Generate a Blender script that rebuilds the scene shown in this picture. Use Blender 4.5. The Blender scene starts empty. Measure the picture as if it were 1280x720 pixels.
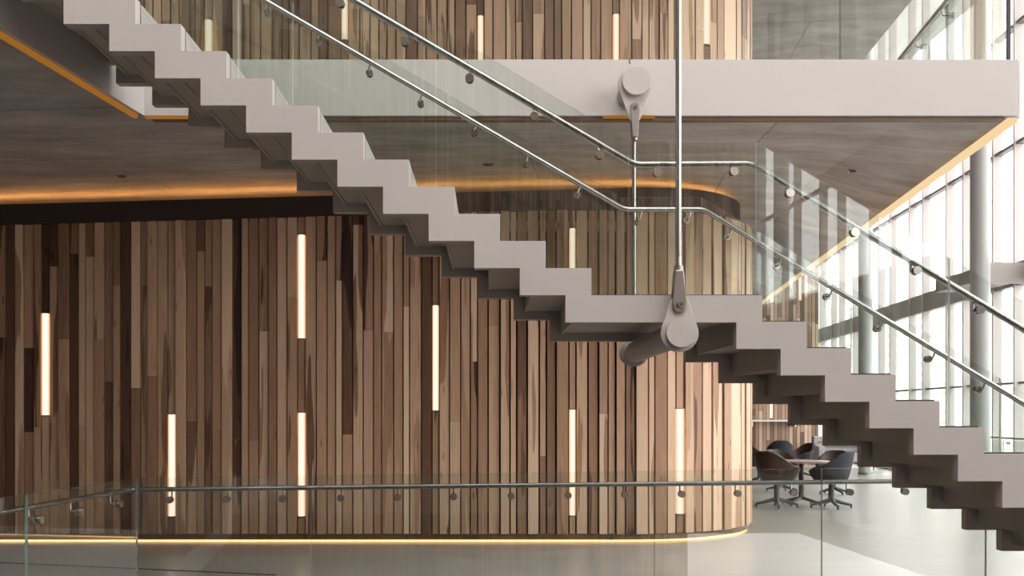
import bpy, bmesh, math, random
from mathutils import Matrix, Vector

# ------------------------------------------------------------------ camera, world, exposure
SC = bpy.context.scene
COL = SC.collection
F = 1293.5            # focal length in pixels of the 1280x720 frame
VX, VY = 613.0, 516.0  # vanishing point of the depth direction
H = 1.6               # eye height above the lower floor

cam_d = bpy.data.cameras.new('camera')
cam = bpy.data.objects.new('camera', cam_d)
COL.objects.link(cam)
cam.location = (0, 0, H)
cam.rotation_euler = (math.pi / 2, 0, 0)
cam_d.sensor_width = 36
cam_d.lens = 36 * F / 1280
cam_d.shift_x = (640 - VX) / 1280
cam_d.shift_y = (VY - 360) / 1280
cam_d.clip_start = 0.1
cam_d.clip_end = 1000
SC.camera = cam

world = bpy.data.worlds.new('overcast_sky')
SC.world = world
world.use_nodes = True
bg = world.node_tree.nodes['Background']
bg.inputs[0].default_value = (1.0, 0.958, 0.94, 1)
bg.inputs[1].default_value = 3.0

SC.view_settings.view_transform = 'Standard'
SC.view_settings.look = 'None'
SC.view_settings.gamma = 1.0
SC.view_settings.use_curve_mapping = False
SC.view_settings.exposure = 1.17
SC.cycles.transparent_max_bounces = 32
SC.cycles.max_bounces = 10
SC.cycles.sample_clamp_indirect = 6.0

random.seed(11)
rnd = random.random

# the long glazed facade on the right: plan line X = FX0 + FK * Y
FX0, FK = 9.0, 0.0789
FANG = math.atan2(1.0, FK)


def portal(loc, rot, w, h):
    l = bpy.data.lights.new('daylight_portal', 'AREA')
    l.shape = 'RECTANGLE'
    l.size, l.size_y = w, h
    l.cycles.is_portal = True
    o = bpy.data.objects.new('daylight_portal', l)
    COL.objects.link(o)
    o.matrix_world = Matrix.Translation(loc) @ rot
    return o


def fac_x(y):
    return FX0 + FK * y


# portals over the facade and the added rooflight so that daylight through the glass is sampled well
portal((fac_x(10.5) + 0.25, 10.5, 6.5), Matrix.Rotation(FANG, 4, 'Z') @ Matrix.Rotation(-math.pi / 2, 4, 'X'), 57, 13)
portal((1.0, -0.2, 13.35), Matrix.Identity(4), 10, 16.8)


# ------------------------------------------------------------------ helpers
LOC = {}


def P(px, py, y):
    return Vector(((px - VX) * y / F, y, H + (VY - py) * y / F))


def tag(o, label=None, cat=None, group=None, kind=None):
    if label: o['label'] = label
    if cat: o['category'] = cat
    if group: o['group'] = group
    if kind: o['kind'] = kind
    return o


def thing(name, label, cat, loc=(0, 0, 0), group=None, kind=None, rot=0.0):
    o = bpy.data.objects.new(name, None)
    o.empty_display_size = 0.1
    COL.objects.link(o)
    o.location = loc
    o.rotation_euler = (0, 0, rot)
    LOC[o.name] = Vector(loc)
    return tag(o, label, cat, group, kind)


def link(name, me, mat=None, parent=None, local=False):
    o = bpy.data.objects.new(name, me)
    COL.objects.link(o)
    if mat is not None and not me.materials:
        me.materials.append(mat)
    if parent is not None:
        o.parent = parent
        if not local:
            l = LOC.get(parent.name)
            if l is not None:
                o.matrix_parent_inverse = Matrix.Translation(-l)
    return o


def from_bm(name, bm, mat=None, parent=None, smooth=False, local=False):
    bmesh.ops.recalc_face_normals(bm, faces=bm.faces)
    me = bpy.data.meshes.new(name)
    bm.to_mesh(me)
    bm.free()
    if smooth:
        for p in me.polygons:
            p.use_smooth = True
    return link(name, me, mat, parent, local)


def smooth_by_angle(o, ang=0.6):
    me = o.data
    for p in me.polygons:
        p.use_smooth = True
    bm = bmesh.new()
    bm.from_mesh(me)
    for e in bm.edges:
        if len(e.link_faces) == 2 and e.calc_face_angle(0) > ang:
            e.smooth = False
    bm.to_mesh(me)
    bm.free()
    return o


def bm_box(bm, x0, x1, y0, y1, z0, z1):
    v = [bm.verts.new((x, y, z)) for x in (x0, x1) for y in (y0, y1) for z in (z0, z1)]
    for f in ((0, 1, 3, 2), (4, 6, 7, 5), (0, 4, 5, 1), (2, 3, 7, 6), (0, 2, 6, 4), (1, 5, 7, 3)):
        bm.faces.new([v[i] for i in f])
    return v


def box(name, x0, x1, y0, y1, z0, z1, mat, parent=None, bevel=0.0, local=False):
    bm = bmesh.new()
    bm_box(bm, x0, x1, y0, y1, z0, z1)
    if bevel:
        bmesh.ops.bevel(bm, geom=bm.edges[:], offset=bevel, segments=2, affect='EDGES', profile=0.5)
    return from_bm(name, bm, mat, parent, local=local)


def bm_prism(bm, pts, axis, a, b):
    """extrude a polygon; axis 'y': pts are (x,z); axis 'z': pts are (x,y)"""
    def mk(p, t):
        return bm.verts.new((p[0], t, p[1]) if axis == 'y' else (p[0], p[1], t))
    lo = [mk(p, a) for p in pts]
    hi = [mk(p, b) for p in pts]
    bm.faces.new(lo)
    bm.faces.new(hi[::-1])
    n = len(pts)
    for i in range(n):
        bm.faces.new((lo[i], hi[i], hi[(i + 1) % n], lo[(i + 1) % n]))


def prism(name, pts, axis, a, b, mat, parent=None, bevel=0.0):
    bm = bmesh.new()
    bm_prism(bm, pts, axis, a, b)
    if bevel:
        bmesh.ops.bevel(bm, geom=bm.edges[:], offset=bevel, segments=1, affect='EDGES')
    return from_bm(name, bm, mat, parent)


def bm_tube(bm, path, r, seg=10, cap=True):
    path = [Vector(p) for p in path]
    rs = r if isinstance(r, (list, tuple)) else [r] * len(path)
    n = len(path)
    rings = []
    d0 = (path[1] - path[0]).normalized()
    ref = Vector((0, 0, 1)) if abs(d0.z) < 0.9 else Vector((1, 0, 0))
    u = d0.cross(ref).normalized()
    for i in range(n):
        if i == 0: t = path[1] - path[0]
        elif i == n - 1: t = path[-1] - path[-2]
        else: t = (path[i + 1] - path[i]).normalized() + (path[i] - path[i - 1]).normalized()
        t.normalize()
        u = (u - t * u.dot(t)).normalized()
        w = t.cross(u)
        k = 1.0
        if 0 < i < n - 1:
            c = (path[i + 1] - path[i]).normalized().dot(t)
            k = 1.0 / max(c, 0.5)
        ring = []
        for j in range(seg):
            a = 2 * math.pi * j / seg
            ring.append(bm.verts.new(path[i] + (u * math.cos(a) + w * math.sin(a)) * rs[i] * (k if abs(k) < 1.2 else 1)))
        rings.append(ring)
    for i in range(n - 1):
        for j in range(seg):
            bm.faces.new((rings[i][j], rings[i][(j + 1) % seg], rings[i + 1][(j + 1) % seg], rings[i + 1][j]))
    if cap:
        bm.faces.new(rings[0][::-1])
        bm.faces.new(rings[-1])


def tube(name, path, r, mat, parent=None, seg=12, local=False):
    bm = bmesh.new()
    bm_tube(bm, path, r, seg)
    return smooth_by_angle(from_bm(name, bm, mat, parent, local=local))


def rounded(path, rad, n=5):
    path = [Vector(p) for p in path]
    out = [path[0]]
    for i in range(1, len(path) - 1):
        a, b, c = path[i - 1], path[i], path[i + 1]
        da, dc = (a - b).normalized(), (c - b).normalized()
        p0, p1 = b + da * rad, b + dc * rad
        for k in range(n + 1):
            t = k / n
            out.append(p0 * (1 - t) ** 2 + b * 2 * t * (1 - t) + p1 * t * t)
    out.append(path[-1])
    return out


# ------------------------------------------------------------------ materials
def mat_new(name):
    m = bpy.data.materials.new(name)
    m.use_nodes = True
    nt = m.node_tree
    for n in list(nt.nodes):
        nt.nodes.remove(n)
    out = nt.nodes.new('ShaderNodeOutputMaterial')
    return m, nt, out


def N(nt, kind, **kw):
    n = nt.nodes.new(kind)
    for k, v in kw.items():
        if k.startswith('i_'):
            n.inputs[int(k[2:]) if k[2:].isdigit() else k[2:].replace('_', ' ')].default_value = v
        else:
            setattr(n, k, v)
    return n


def principled(name, col, rough=0.5, metal=0.0, noise=0.0, scale=(3, 3, 3), bump=0.0, spec=0.5, detail=4.0, coat=0.0):
    m, nt, out = mat_new(name)
    b = N(nt, 'ShaderNodeBsdfPrincipled')
    b.inputs['Base Color'].default_value = (*col, 1)
    b.inputs['Roughness'].default_value = rough
    b.inputs['Metallic'].default_value = metal
    b.inputs['Specular IOR Level'].default_value = spec
    b.inputs['Coat Weight'].default_value = coat
    nt.links.new(b.outputs[0], out.inputs[0])
    if noise or bump:
        g = N(nt, 'ShaderNodeNewGeometry')
        mp = N(nt, 'ShaderNodeMapping')
        mp.inputs['Scale'].default_value = scale
        nt.links.new(g.outputs['Position'], mp.inputs[0])
        nz = N(nt, 'ShaderNodeTexNoise')
        nz.inputs['Scale'].default_value = 1.0
        nz.inputs['Detail'].default_value = detail
        nt.links.new(mp.outputs[0], nz.inputs['Vector'])
        if noise:
            mr = N(nt, 'ShaderNodeMapRange')
            mr.inputs['From Min'].default_value = 0.3
            mr.inputs['From Max'].default_value = 0.7
            mr.inputs['To Min'].default_value = 1 - noise
            mr.inputs['To Max'].default_value = 1 + noise
            nt.links.new(nz.outputs[0], mr.inputs[0])
            mx = N(nt, 'ShaderNodeVectorMath', operation='SCALE')
            mx.inputs[0].default_value = col
            nt.links.new(mr.outputs[0], mx.inputs['Scale'])
            nt.links.new(mx.outputs[0], b.inputs['Base Color'])
        if bump:
            bp = N(nt, 'ShaderNodeBump')
            bp.inputs['Strength'].default_value = bump
            bp.inputs['Distance'].default_value = 0.01
            nt.links.new(nz.outputs[0], bp.inputs['Height'])
            nt.links.new(bp.outputs[0], b.inputs['Normal'])
    return m


def emit(name, col, strength):
    m, nt, out = mat_new(name)
    e = N(nt, 'ShaderNodeEmission')
    e.inputs[0].default_value = (*col, 1)
    e.inputs[1].default_value = strength
    nt.links.new(e.outputs[0], out.inputs[0])
    return m


def glass_mat(name, tint, f0=0.045, rough=0.0, refl=(1, 1, 1)):
    m, nt, out = mat_new(name)
    lw = N(nt, 'ShaderNodeLayerWeight')
    lw.inputs[0].default_value = 0.5
    pw = N(nt, 'ShaderNodeMath', operation='POWER')
    pw.inputs[1].default_value = 5.0
    nt.links.new(lw.outputs['Facing'], pw.inputs[0])
    ml = N(nt, 'ShaderNodeMath', operation='MULTIPLY_ADD')
    ml.inputs[1].default_value = 1 - f0
    ml.inputs[2].default_value = f0
    nt.links.new(pw.outputs[0], ml.inputs[0])
    tr = N(nt, 'ShaderNodeBsdfTransparent')
    tr.inputs[0].default_value = (*tint, 1)
    gl = N(nt, 'ShaderNodeBsdfGlossy')
    gl.inputs['Color'].default_value = (*refl, 1)
    gl.inputs['Roughness'].default_value = rough
    mx = N(nt, 'ShaderNodeMixShader')
    nt.links.new(ml.outputs[0], mx.inputs[0])
    nt.links.new(tr.outputs[0], mx.inputs[1])
    nt.links.new(gl.outputs[0], mx.inputs[2])
    nt.links.new(mx.outputs[0], out.inputs[0])
    return m


def wood_plank_mat():
    m, nt, out = mat_new('timber_slat')
    b = N(nt, 'ShaderNodeBsdfPrincipled')
    b.inputs['Roughness'].default_value = 0.55
    b.inputs['Specular IOR Level'].default_value = 0.3
    oi = N(nt, 'ShaderNodeObjectInfo')
    sep = N(nt, 'ShaderNodeSeparateColor')
    nt.links.new(oi.outputs['Color'], sep.inputs[0])
    g = N(nt, 'ShaderNodeNewGeometry')
    off = N(nt, 'ShaderNodeVectorMath', operation='SCALE')
    off.inputs[0].default_value = (37.0, 11.0, 53.0)
    nt.links.new(oi.outputs['Random'], off.inputs['Scale'])
    add = N(nt, 'ShaderNodeVectorMath', operation='ADD')
    nt.links.new(g.outputs['Position'], add.inputs[0])
    nt.links.new(off.outputs[0], add.inputs[1])
    # fine grain
    mp = N(nt, 'ShaderNodeMapping')
    mp.inputs['Scale'].default_value = (90, 90, 3.0)
    nt.links.new(add.outputs[0], mp.inputs[0])
    n1 = N(nt, 'ShaderNodeTexNoise')
    n1.inputs['Scale'].default_value = 1.0
    n1.inputs['Detail'].default_value = 5
    nt.links.new(mp.outputs[0], n1.inputs['Vector'])
    # heartwood flames
    mp2 = N(nt, 'ShaderNodeMapping')
    mp2.inputs['Scale'].default_value = (8.5, 8.5, 0.55)
    nt.links.new(add.outputs[0], mp2.inputs[0])
    n2 = N(nt, 'ShaderNodeTexNoise')
    n2.inputs['Scale'].default_value = 1.0
    n2.inputs['Detail'].default_value = 1.5
    nt.links.new(mp2.outputs[0], n2.inputs['Vector'])
    st = N(nt, 'ShaderNodeMapRange', interpolation_type='SMOOTHSTEP')
    st.inputs['From Min'].default_value = 0.555
    st.inputs['From Max'].default_value = 0.585
    nt.links.new(n2.outputs[0], st.inputs[0])
    # knots
    mp3 = N(nt, 'ShaderNodeMapping')
    mp3.inputs['Scale'].default_value = (9, 9, 2.2)
    nt.links.new(add.outputs[0], mp3.inputs[0])
    vo = N(nt, 'ShaderNodeTexVoronoi')
    vo.inputs['Scale'].default_value = 0.75
    nt.links.new(mp3.outputs[0], vo.inputs['Vector'])
    kn = N(nt, 'ShaderNodeMapRange', interpolation_type='SMOOTHSTEP')
    kn.inputs['From Min'].default_value = 0.04
    kn.inputs['From Max'].default_value = 0.13
    kn.inputs['To Min'].default_value = -0.16
    kn.inputs['To Max'].default_value = 0.0
    nt.links.new(vo.outputs['Distance'], kn.inputs[0])
    # tone = plank tone + grain + flame + knot
    a1 = N(nt, 'ShaderNodeMath', operation='MULTIPLY_ADD')
    a1.inputs[1].default_value = 0.26
    nt.links.new(n1.outputs[0], a1.inputs[0])
    nt.links.new(sep.outputs[0], a1.inputs[2])
    fl = N(nt, 'ShaderNodeMath', operation='MULTIPLY')
    nt.links.new(st.outputs[0], fl.inputs[0])
    nt.links.new(sep.outputs[1], fl.inputs[1])
    a2 = N(nt, 'ShaderNodeMath', operation='SUBTRACT')
    nt.links.new(a1.outputs[0], a2.inputs[0])
    nt.links.new(fl.outputs[0], a2.inputs[1])
    a3 = N(nt, 'ShaderNodeMath', operation='ADD')
    nt.links.new(a2.outputs[0], a3.inputs[0])
    nt.links.new(kn.outputs[0], a3.inputs[1])
    a4 = N(nt, 'ShaderNodeMath', operation='SUBTRACT')
    a4.inputs[1].default_value = 0.13
    nt.links.new(a3.outputs[0], a4.inputs[0])
    cr = N(nt, 'ShaderNodeValToRGB')
    e = cr.color_ramp.elements
    e[0].position = 0.0; e[0].color = (0.036, 0.017, 0.011, 1)
    e[1].position = 1.0; e[1].color = (0.88, 0.68, 0.52, 1)
    for pos, c in ((0.2, (0.125, 0.060, 0.034)), (0.45, (0.39, 0.225, 0.139)), (0.7, (0.69, 0.475, 0.33))):
        k = e.new(pos); k.color = (*c, 1)
    nt.links.new(a4.outputs[0], cr.inputs[0])
    nt.links.new(cr.outputs[0], b.inputs['Base Color'])
    bp = N(nt, 'ShaderNodeBump')
    bp.inputs['Strength'].default_value = 0.12
    bp.inputs['Distance'].default_value = 0.004
    nt.links.new(n1.outputs[0], bp.inputs['Height'])
    nt.links.new(bp.outputs[0], b.inputs['Normal'])
    nt.links.new(b.outputs[0], out.inputs[0])
    return m


def wood_stripe_mat(name, width, scale_axis=(1, 0, 0)):
    """vertical timber stripes for the far-off slat walls, too fine to pick apart"""
    m, nt, out = mat_new(name)
    b = N(nt, 'ShaderNodeBsdfPrincipled')
    b.inputs['Roughness'].default_value = 0.6
    g = N(nt, 'ShaderNodeNewGeometry')
    sx = N(nt, 'ShaderNodeSeparateXYZ')
    nt.links.new(g.outputs['Position'], sx.inputs[0])
    dv = N(nt, 'ShaderNodeMath', operation='DIVIDE')
    dv.inputs[1].default_value = width
    nt.links.new(sx.outputs[0], dv.inputs[0])
    flr = N(nt, 'ShaderNodeMath', operation='FLOOR')
    nt.links.new(dv.outputs[0], flr.inputs[0])
    zz = N(nt, 'ShaderNodeMath', operation='DIVIDE')
    zz.inputs[1].default_value = 1.9
    nt.links.new(sx.outputs[2], zz.inputs[0])
    w0 = N(nt, 'ShaderNodeTexWhiteNoise', noise_dimensions='1D')
    nt.links.new(flr.outputs[0], w0.inputs['W'])
    za = N(nt, 'ShaderNodeMath', operation='ADD')
    nt.links.new(zz.outputs[0], za.inputs[0])
    nt.links.new(w0.outputs[0], za.inputs[1])
    zf = N(nt, 'ShaderNodeMath', operation='FLOOR')
    nt.links.new(za.outputs[0], zf.inputs[0])
    cx = N(nt, 'ShaderNodeCombineXYZ')
    nt.links.new(flr.outputs[0], cx.inputs[0])
    nt.links.new(zf.outputs[0], cx.inputs[1])
    w1 = N(nt, 'ShaderNodeTexWhiteNoise', noise_dimensions='2D')
    nt.links.new(cx.outputs[0], w1.inputs['Vector'])
    cr = N(nt, 'ShaderNodeValToRGB')
    e = cr.color_ramp.elements
    e[0].position = 0.0; e[0].color = (0.10, 0.05, 0.03, 1)
    e[1].position = 1.0; e[1].color = (0.62, 0.45, 0.33, 1)
    k = e.new(0.4); k.color = (0.30, 0.18, 0.115, 1)
    nt.links.new(w1.outputs[0], cr.inputs[0])
    # dark joint
    fr = N(nt, 'ShaderNodeMath', operation='FRACT')
    nt.links.new(dv.outputs[0], fr.inputs[0])
    lt = N(nt, 'ShaderNodeMath', operation='GREATER_THAN')
    lt.inputs[1].default_value = 0.12
    nt.links.new(fr.outputs[0], lt.inputs[0])
    sc = N(nt, 'ShaderNodeVectorMath', operation='SCALE')
    nt.links.new(cr.outputs[0], sc.inputs[0])
    nt.links.new(lt.outputs[0], sc.inputs['Scale'])
    nt.links.new(sc.outputs[0], b.inputs['Base Color'])
    nt.links.new(b.outputs[0], out.inputs[0])
    return m


def concrete_mat():
    m, nt, out = mat_new('board_marked_concrete')
    b = N(nt, 'ShaderNodeBsdfPrincipled')
    b.inputs['Roughness'].default_value = 0.75
    g = N(nt, 'ShaderNodeNewGeometry')
    mp = N(nt, 'ShaderNodeMapping')
    mp.inputs['Scale'].default_value = (1.3, 2.6, 1.3)
    mp.inputs['Rotation'].default_value = (0, 0, 0.18)
    nt.links.new(g.outputs['Position'], mp.inputs[0])
    n1 = N(nt, 'ShaderNodeTexNoise')
    n1.inputs['Scale'].default_value = 1.0
    n1.inputs['Detail'].default_value = 8
    n1.inputs['Roughness'].default_value = 0.62
    nt.links.new(mp.outputs[0], n1.inputs['Vector'])
    br = N(nt, 'ShaderNodeTexBrick')
    br.inputs['Scale'].default_value = 1.0
    br.inputs['Brick Width'].default_value = 4.6
    br.inputs['Row Height'].default_value = 2.2
    br.inputs['Mortar Size'].default_value = 0.010
    br.inputs['Color1'].default_value = (0.96, 0.96, 0.96, 1)
    br.inputs['Color2'].default_value = (1.04, 1.04, 1.04, 1)
    br.inputs['Mortar'].default_value = (0.6, 0.58, 0.56, 1)
    mp2 = N(nt, 'ShaderNodeMapping')
    mp2.inputs['Rotation'].default_value = (0, 0, 0.1)
    mp2.inputs['Location'].default_value = (0.7, 0.55, 0)
    nt.links.new(g.outputs['Position'], mp2.inputs[0])
    nt.links.new(mp2.outputs[0], br.inputs['Vector'])
    cr = N(nt, 'ShaderNodeValToRGB')
    e = cr.color_ramp.elements
    e[0].position = 0.3; e[0].color = (0.27, 0.236, 0.216, 1)
    e[1].position = 0.72; e[1].color = (0.49, 0.448, 0.418, 1)
    nt.links.new(n1.outputs[0], cr.inputs[0])
    mx = N(nt, 'ShaderNodeMix', data_type='RGBA', blend_type='MULTIPLY')
    mx.inputs[0].default_value = 1.0
    nt.links.new(cr.outputs[0], mx.inputs[6])
    nt.links.new(br.outputs[0], mx.inputs[7])
    nt.links.new(mx.outputs[2], b.inputs['Base Color'])
    bp = N(nt, 'ShaderNodeBump')
    bp.inputs['Strength'].default_value = 0.25
    bp.inputs['Distance'].default_value = 0.01
    nt.links.new(n1.outputs[0], bp.inputs['Height'])
    nt.links.new(bp.outputs[0], b.inputs['Normal'])
    nt.links.new(b.outputs[0], out.inputs[0])
    return m


def floor_mat():
    m, nt, out = mat_new('polished_concrete_floor')
    b = N(nt, 'ShaderNodeBsdfPrincipled')
    g = N(nt, 'ShaderNodeNewGeometry')
    mp = N(nt, 'ShaderNodeMapping')
    mp.inputs['Scale'].default_value = (0.5, 2.4, 1)
    nt.links.new(g.outputs['Position'], mp.inputs[0])
    n1 = N(nt, 'ShaderNodeTexNoise')
    n1.inputs['Scale'].default_value = 1.0
    n1.inputs['Detail'].default_value = 9
    n1.inputs['Roughness'].default_value = 0.65
    nt.links.new(mp.outputs[0], n1.inputs['Vector'])
    cr = N(nt, 'ShaderNodeValToRGB')
    e = cr.color_ramp.elements
    e[0].position = 0.3; e[0].color = (0.30, 0.285, 0.27, 1)
    e[1].position = 0.75; e[1].color = (0.44, 0.425, 0.41, 1)
    nt.links.new(n1.outputs[0], cr.inputs[0])
    nt.links.new(cr.outputs[0], b.inputs['Base Color'])
    mr = N(nt, 'ShaderNodeMapRange')
    mr.inputs['To Min'].default_value = 0.22
    mr.inputs['To Max'].default_value = 0.42
    nt.links.new(n1.outputs[0], mr.inputs[0])
    nt.links.new(mr.outputs[0], b.inputs['Roughness'])
    nt.links.new(b.outputs[0], out.inputs[0])
    return m


def tower_mat():
    m, nt, out = mat_new('far_facade_grid')
    b = N(nt, 'ShaderNodeBsdfPrincipled')
    b.inputs['Roughness'].default_value = 0.8
    g = N(nt, 'ShaderNodeNewGeometry')
    sp = N(nt, 'ShaderNodeSeparateXYZ')
    nt.links.new(g.outputs['Position'], sp.inputs[0])
    res = []
    for ax, per in ((0, 1.9), (2, 2.3)):
        d = N(nt, 'ShaderNodeMath', operation='DIVIDE')
        d.inputs[1].default_value = per
        nt.links.new(sp.outputs[ax], d.inputs[0])
        fr = N(nt, 'ShaderNodeMath', operation='FRACT')
        nt.links.new(d.outputs[0], fr.inputs[0])
        gt = N(nt, 'ShaderNodeMath', operation='GREATER_THAN')
        gt.inputs[1].default_value = 0.45
        nt.links.new(fr.outputs[0], gt.inputs[0])
        res.append(gt)
    mu = N(nt, 'ShaderNodeMath', operation='MULTIPLY')
    nt.links.new(res[0].outputs[0], mu.inputs[0])
    nt.links.new(res[1].outputs[0], mu.inputs[1])
    mx = N(nt, 'ShaderNodeMix', data_type='RGBA')
    mx.inputs[6].default_value = (0.88, 0.86, 0.84, 1)
    mx.inputs[7].default_value = (0.42, 0.40, 0.40, 1)
    nt.links.new(mu.outputs[0], mx.inputs[0])
    nt.links.new(mx.outputs[2], b.inputs['Base Color'])
    nt.links.new(b.outputs[0], out.inputs[0])
    return m


def lamp_mat():
    """opal diffuser, a little darker and warmer toward its rims"""
    m, nt, out = mat_new('warm_opal_lamp')
    lw = N(nt, 'ShaderNodeLayerWeight')
    lw.inputs[0].default_value = 0.5
    cr = N(nt, 'ShaderNodeValToRGB')
    e = cr.color_ramp.elements
    e[0].position = 0.08; e[0].color = (1.0, 0.87, 0.71, 1)
    e[1].position = 0.72; e[1].color = (0.80, 0.34, 0.11, 1)
    nt.links.new(lw.outputs['Facing'], cr.inputs[0])
    em = N(nt, 'ShaderNodeEmission')
    em.inputs[1].default_value = 0.56
    nt.links.new(cr.outputs[0], em.inputs[0])
    nt.links.new(em.outputs[0], out.inputs[0])
    return m


M_PAINT = principled('warm_grey_steel_paint', (0.415, 0.372, 0.355), 0.5, 0, 0.03, (2, 2, 2), spec=0.35)
M_PAINT_SHADE = principled('shaded_steel_paint', (0.40, 0.35, 0.305), 0.6, 0, 0.04, (2, 2, 2), spec=0.3)  # same stair paint, with the shade under the stair put into its colour
M_FASCIA = principled('pale_grey_fascia_paint', (0.45, 0.415, 0.40), 0.55, 0, 0.03, (1.2, 1.2, 1.2), spec=0.3)
M_STEEL = principled('brushed_stainless', (0.30, 0.298, 0.288), 0.24, 1.0)
M_STEELD = principled('satin_stainless', (0.42, 0.40, 0.38), 0.2, 1.0)
M_CLEVIS = principled('dark_cast_stainless', (0.26, 0.235, 0.22), 0.36, 1.0)
M_GLASS = glass_mat('balustrade_glass', (0.918, 0.946, 0.930), 0.042)
M_PANE = glass_mat('facade_glass', (0.97, 0.985, 0.98), 0.03)
M_EDGE = principled('glass_edge', (0.20, 0.25, 0.235), 0.12)
M_EDGE2 = principled('lit_glass_edge', (0.60, 0.65, 0.62), 0.12)  # light caught by the stair glass edges, put into their colour
M_GASK = principled('black_gasket', (0.035, 0.03, 0.03), 0.6)
M_WOOD = wood_plank_mat()
M_WOODFAR = wood_stripe_mat('far_timber_slats', 0.115)
M_BACK = principled('dark_backing', (0.018, 0.011, 0.008), 0.8)
M_BRONZE = principled('dark_bronze', (0.14, 0.083, 0.045), 0.5, 0, 0.1)
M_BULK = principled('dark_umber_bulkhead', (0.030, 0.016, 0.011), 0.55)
M_CONC = concrete_mat()
M_FLOOR = floor_mat()
M_WHITE = principled('off_white_plaster', (0.66, 0.645, 0.63), 0.7, 0, 0.03)
M_GREYW = principled('mid_grey_plaster', (0.50, 0.47, 0.44), 0.7, 0, 0.05)
M_MULL = principled('pale_mullion', (0.56, 0.51, 0.50), 0.5)
M_TRANS = principled('grey_transom', (0.20, 0.195, 0.195), 0.45)
M_SPAN = principled('grey_spandrel', (0.30, 0.29, 0.29), 0.4)
M_COLUMN = principled('grey_column_paint', (0.42, 0.42, 0.425), 0.4, 0, 0.03)
M_LAMP = lamp_mat()
M_ORANGE = emit('amber_led', (1.0, 0.40, 0.06), 0.14)
M_COVE = emit('amber_cove_led', (1.0, 0.46, 0.14), 6.0)
M_PLINTH = emit('warm_plinth_led', (1.0, 0.52, 0.18), 1.7)
M_RIMLED = emit('pale_warm_led', (1.0, 0.72, 0.40), 0.42)
M_BROWN = principled('brown_leather', (0.045, 0.024, 0.018), 0.45, 0, 0.15, (20, 20, 20))
M_NAVY = principled('charcoal_navy_fabric', (0.026, 0.027, 0.036), 0.85, 0, 0.15, (60, 60, 60))
M_LEG = principled('dark_steel_legs', (0.045, 0.052, 0.054), 0.4, 0.0)
M_TOP = principled('tan_laminate', (0.30, 0.235, 0.20), 0.3)
M_BENCH = principled('grey_upholstery', (0.33, 0.31, 0.31), 0.85, 0, 0.2, (30, 30, 30))
M_TOWER = tower_mat()
M_DARKF = principled('darkened_floor', (0.10, 0.09, 0.08), 0.5)
M_GROUND = principled('street_paving', (0.5, 0.49, 0.48), 0.8)

# ------------------------------------------------------------------ levels and plan
Z_CEIL = 4.14       # concrete soffit of the upper slab
Z_UP = 4.553        # upper floor
Z_FT = 4.622        # top of the fascia upstand
Y_FA = 8.9          # fascia plane
Z_UC = 8.7          # ceiling over the upper floor
Z_ROOF = 13.0
YF = 6.5            # front face of the stair
YB = 8.29           # rear face of the stair
Y_WALL = 12.78      # face of the timber wall
XC, RC = 1.72, 1.92  # start and radius of its rounded end


def slab_r(y):      # right edge of the upper slab
    return 4.51 + 0.1168 * (y - Y_FA)


def slab_l(y):      # left edge of the void in the upper slab
    return -3.0 + 0.133 * (y - Y_FA)


# ------------------------------------------------------------------ floors, ceilings, walls
BC = Vector((-3.05, 8.93))    # inner corner of the lower balustrade
BK = 0.025                   # its long run recedes to the right
VR = 5.36                     # right end of the void
bm = bmesh.new()
yr = BC.y + BK * (VR - BC.x)
bm_prism(bm, [(-14, 8.5), (BC.x, BC.y), (VR, yr), (fac_x(yr) + 0.1, yr), (fac_x(38) + 0.1, 38), (-14, 38)], 'z', -0.35, 0)
bm_prism(bm, [(-14, -18), (-3.7, -18), (-3.7, 1.5), (BC.x, BC.y), (-14, 8.5)], 'z', -0.35, 0)
bm_prism(bm, [(VR, -18), (fac_x(-18) + 0.1, -18), (fac_x(yr) + 0.1, yr), (VR, yr)], 'z', -0.35, 0)
fl = from_bm('floor', bm, M_FLOOR)
tag(fl, 'polished pale concrete floor around the open stair void', 'floor', kind='structure')
fn = prism('floor_near', [(-3.7, -18), (VR, -18), (VR, 1.5), (-3.7, 1.5)], 'z', -0.35, 0, M_DARKF)  # unseen floor made dark to cut light bounced up under the landing
tag(fn, 'unseen gallery floor across the void, darkened to cut light bounced at the stair', 'floor', kind='structure')
lf = box('floor_basement', -14, 13, -18, 38, -5.0, -4.75, M_DARKF)
tag(lf, 'grey floor of the level below the void', 'floor', kind='structure')

# upper slab; its concrete soffit rises a little toward the timber wall
def z_wallc(x):
    return min(max(4.197 + 0.0268 * (x + 6.12) + 0.17, 4.15), 4.54)


def z_soffit(x, y):
    t = min(max((y - Y_FA - 0.1) / 3.8, 0.0), 1.0)
    e = min(max((slab_r(max(y, Y_FA)) - 0.15 - x) / 1.0, 0.0), 1.0)
    if y < Y_FA + 0.1:
        t = 0.0
    return Z_CEIL + (z_wallc(x) - Z_CEIL) * t * e


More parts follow.
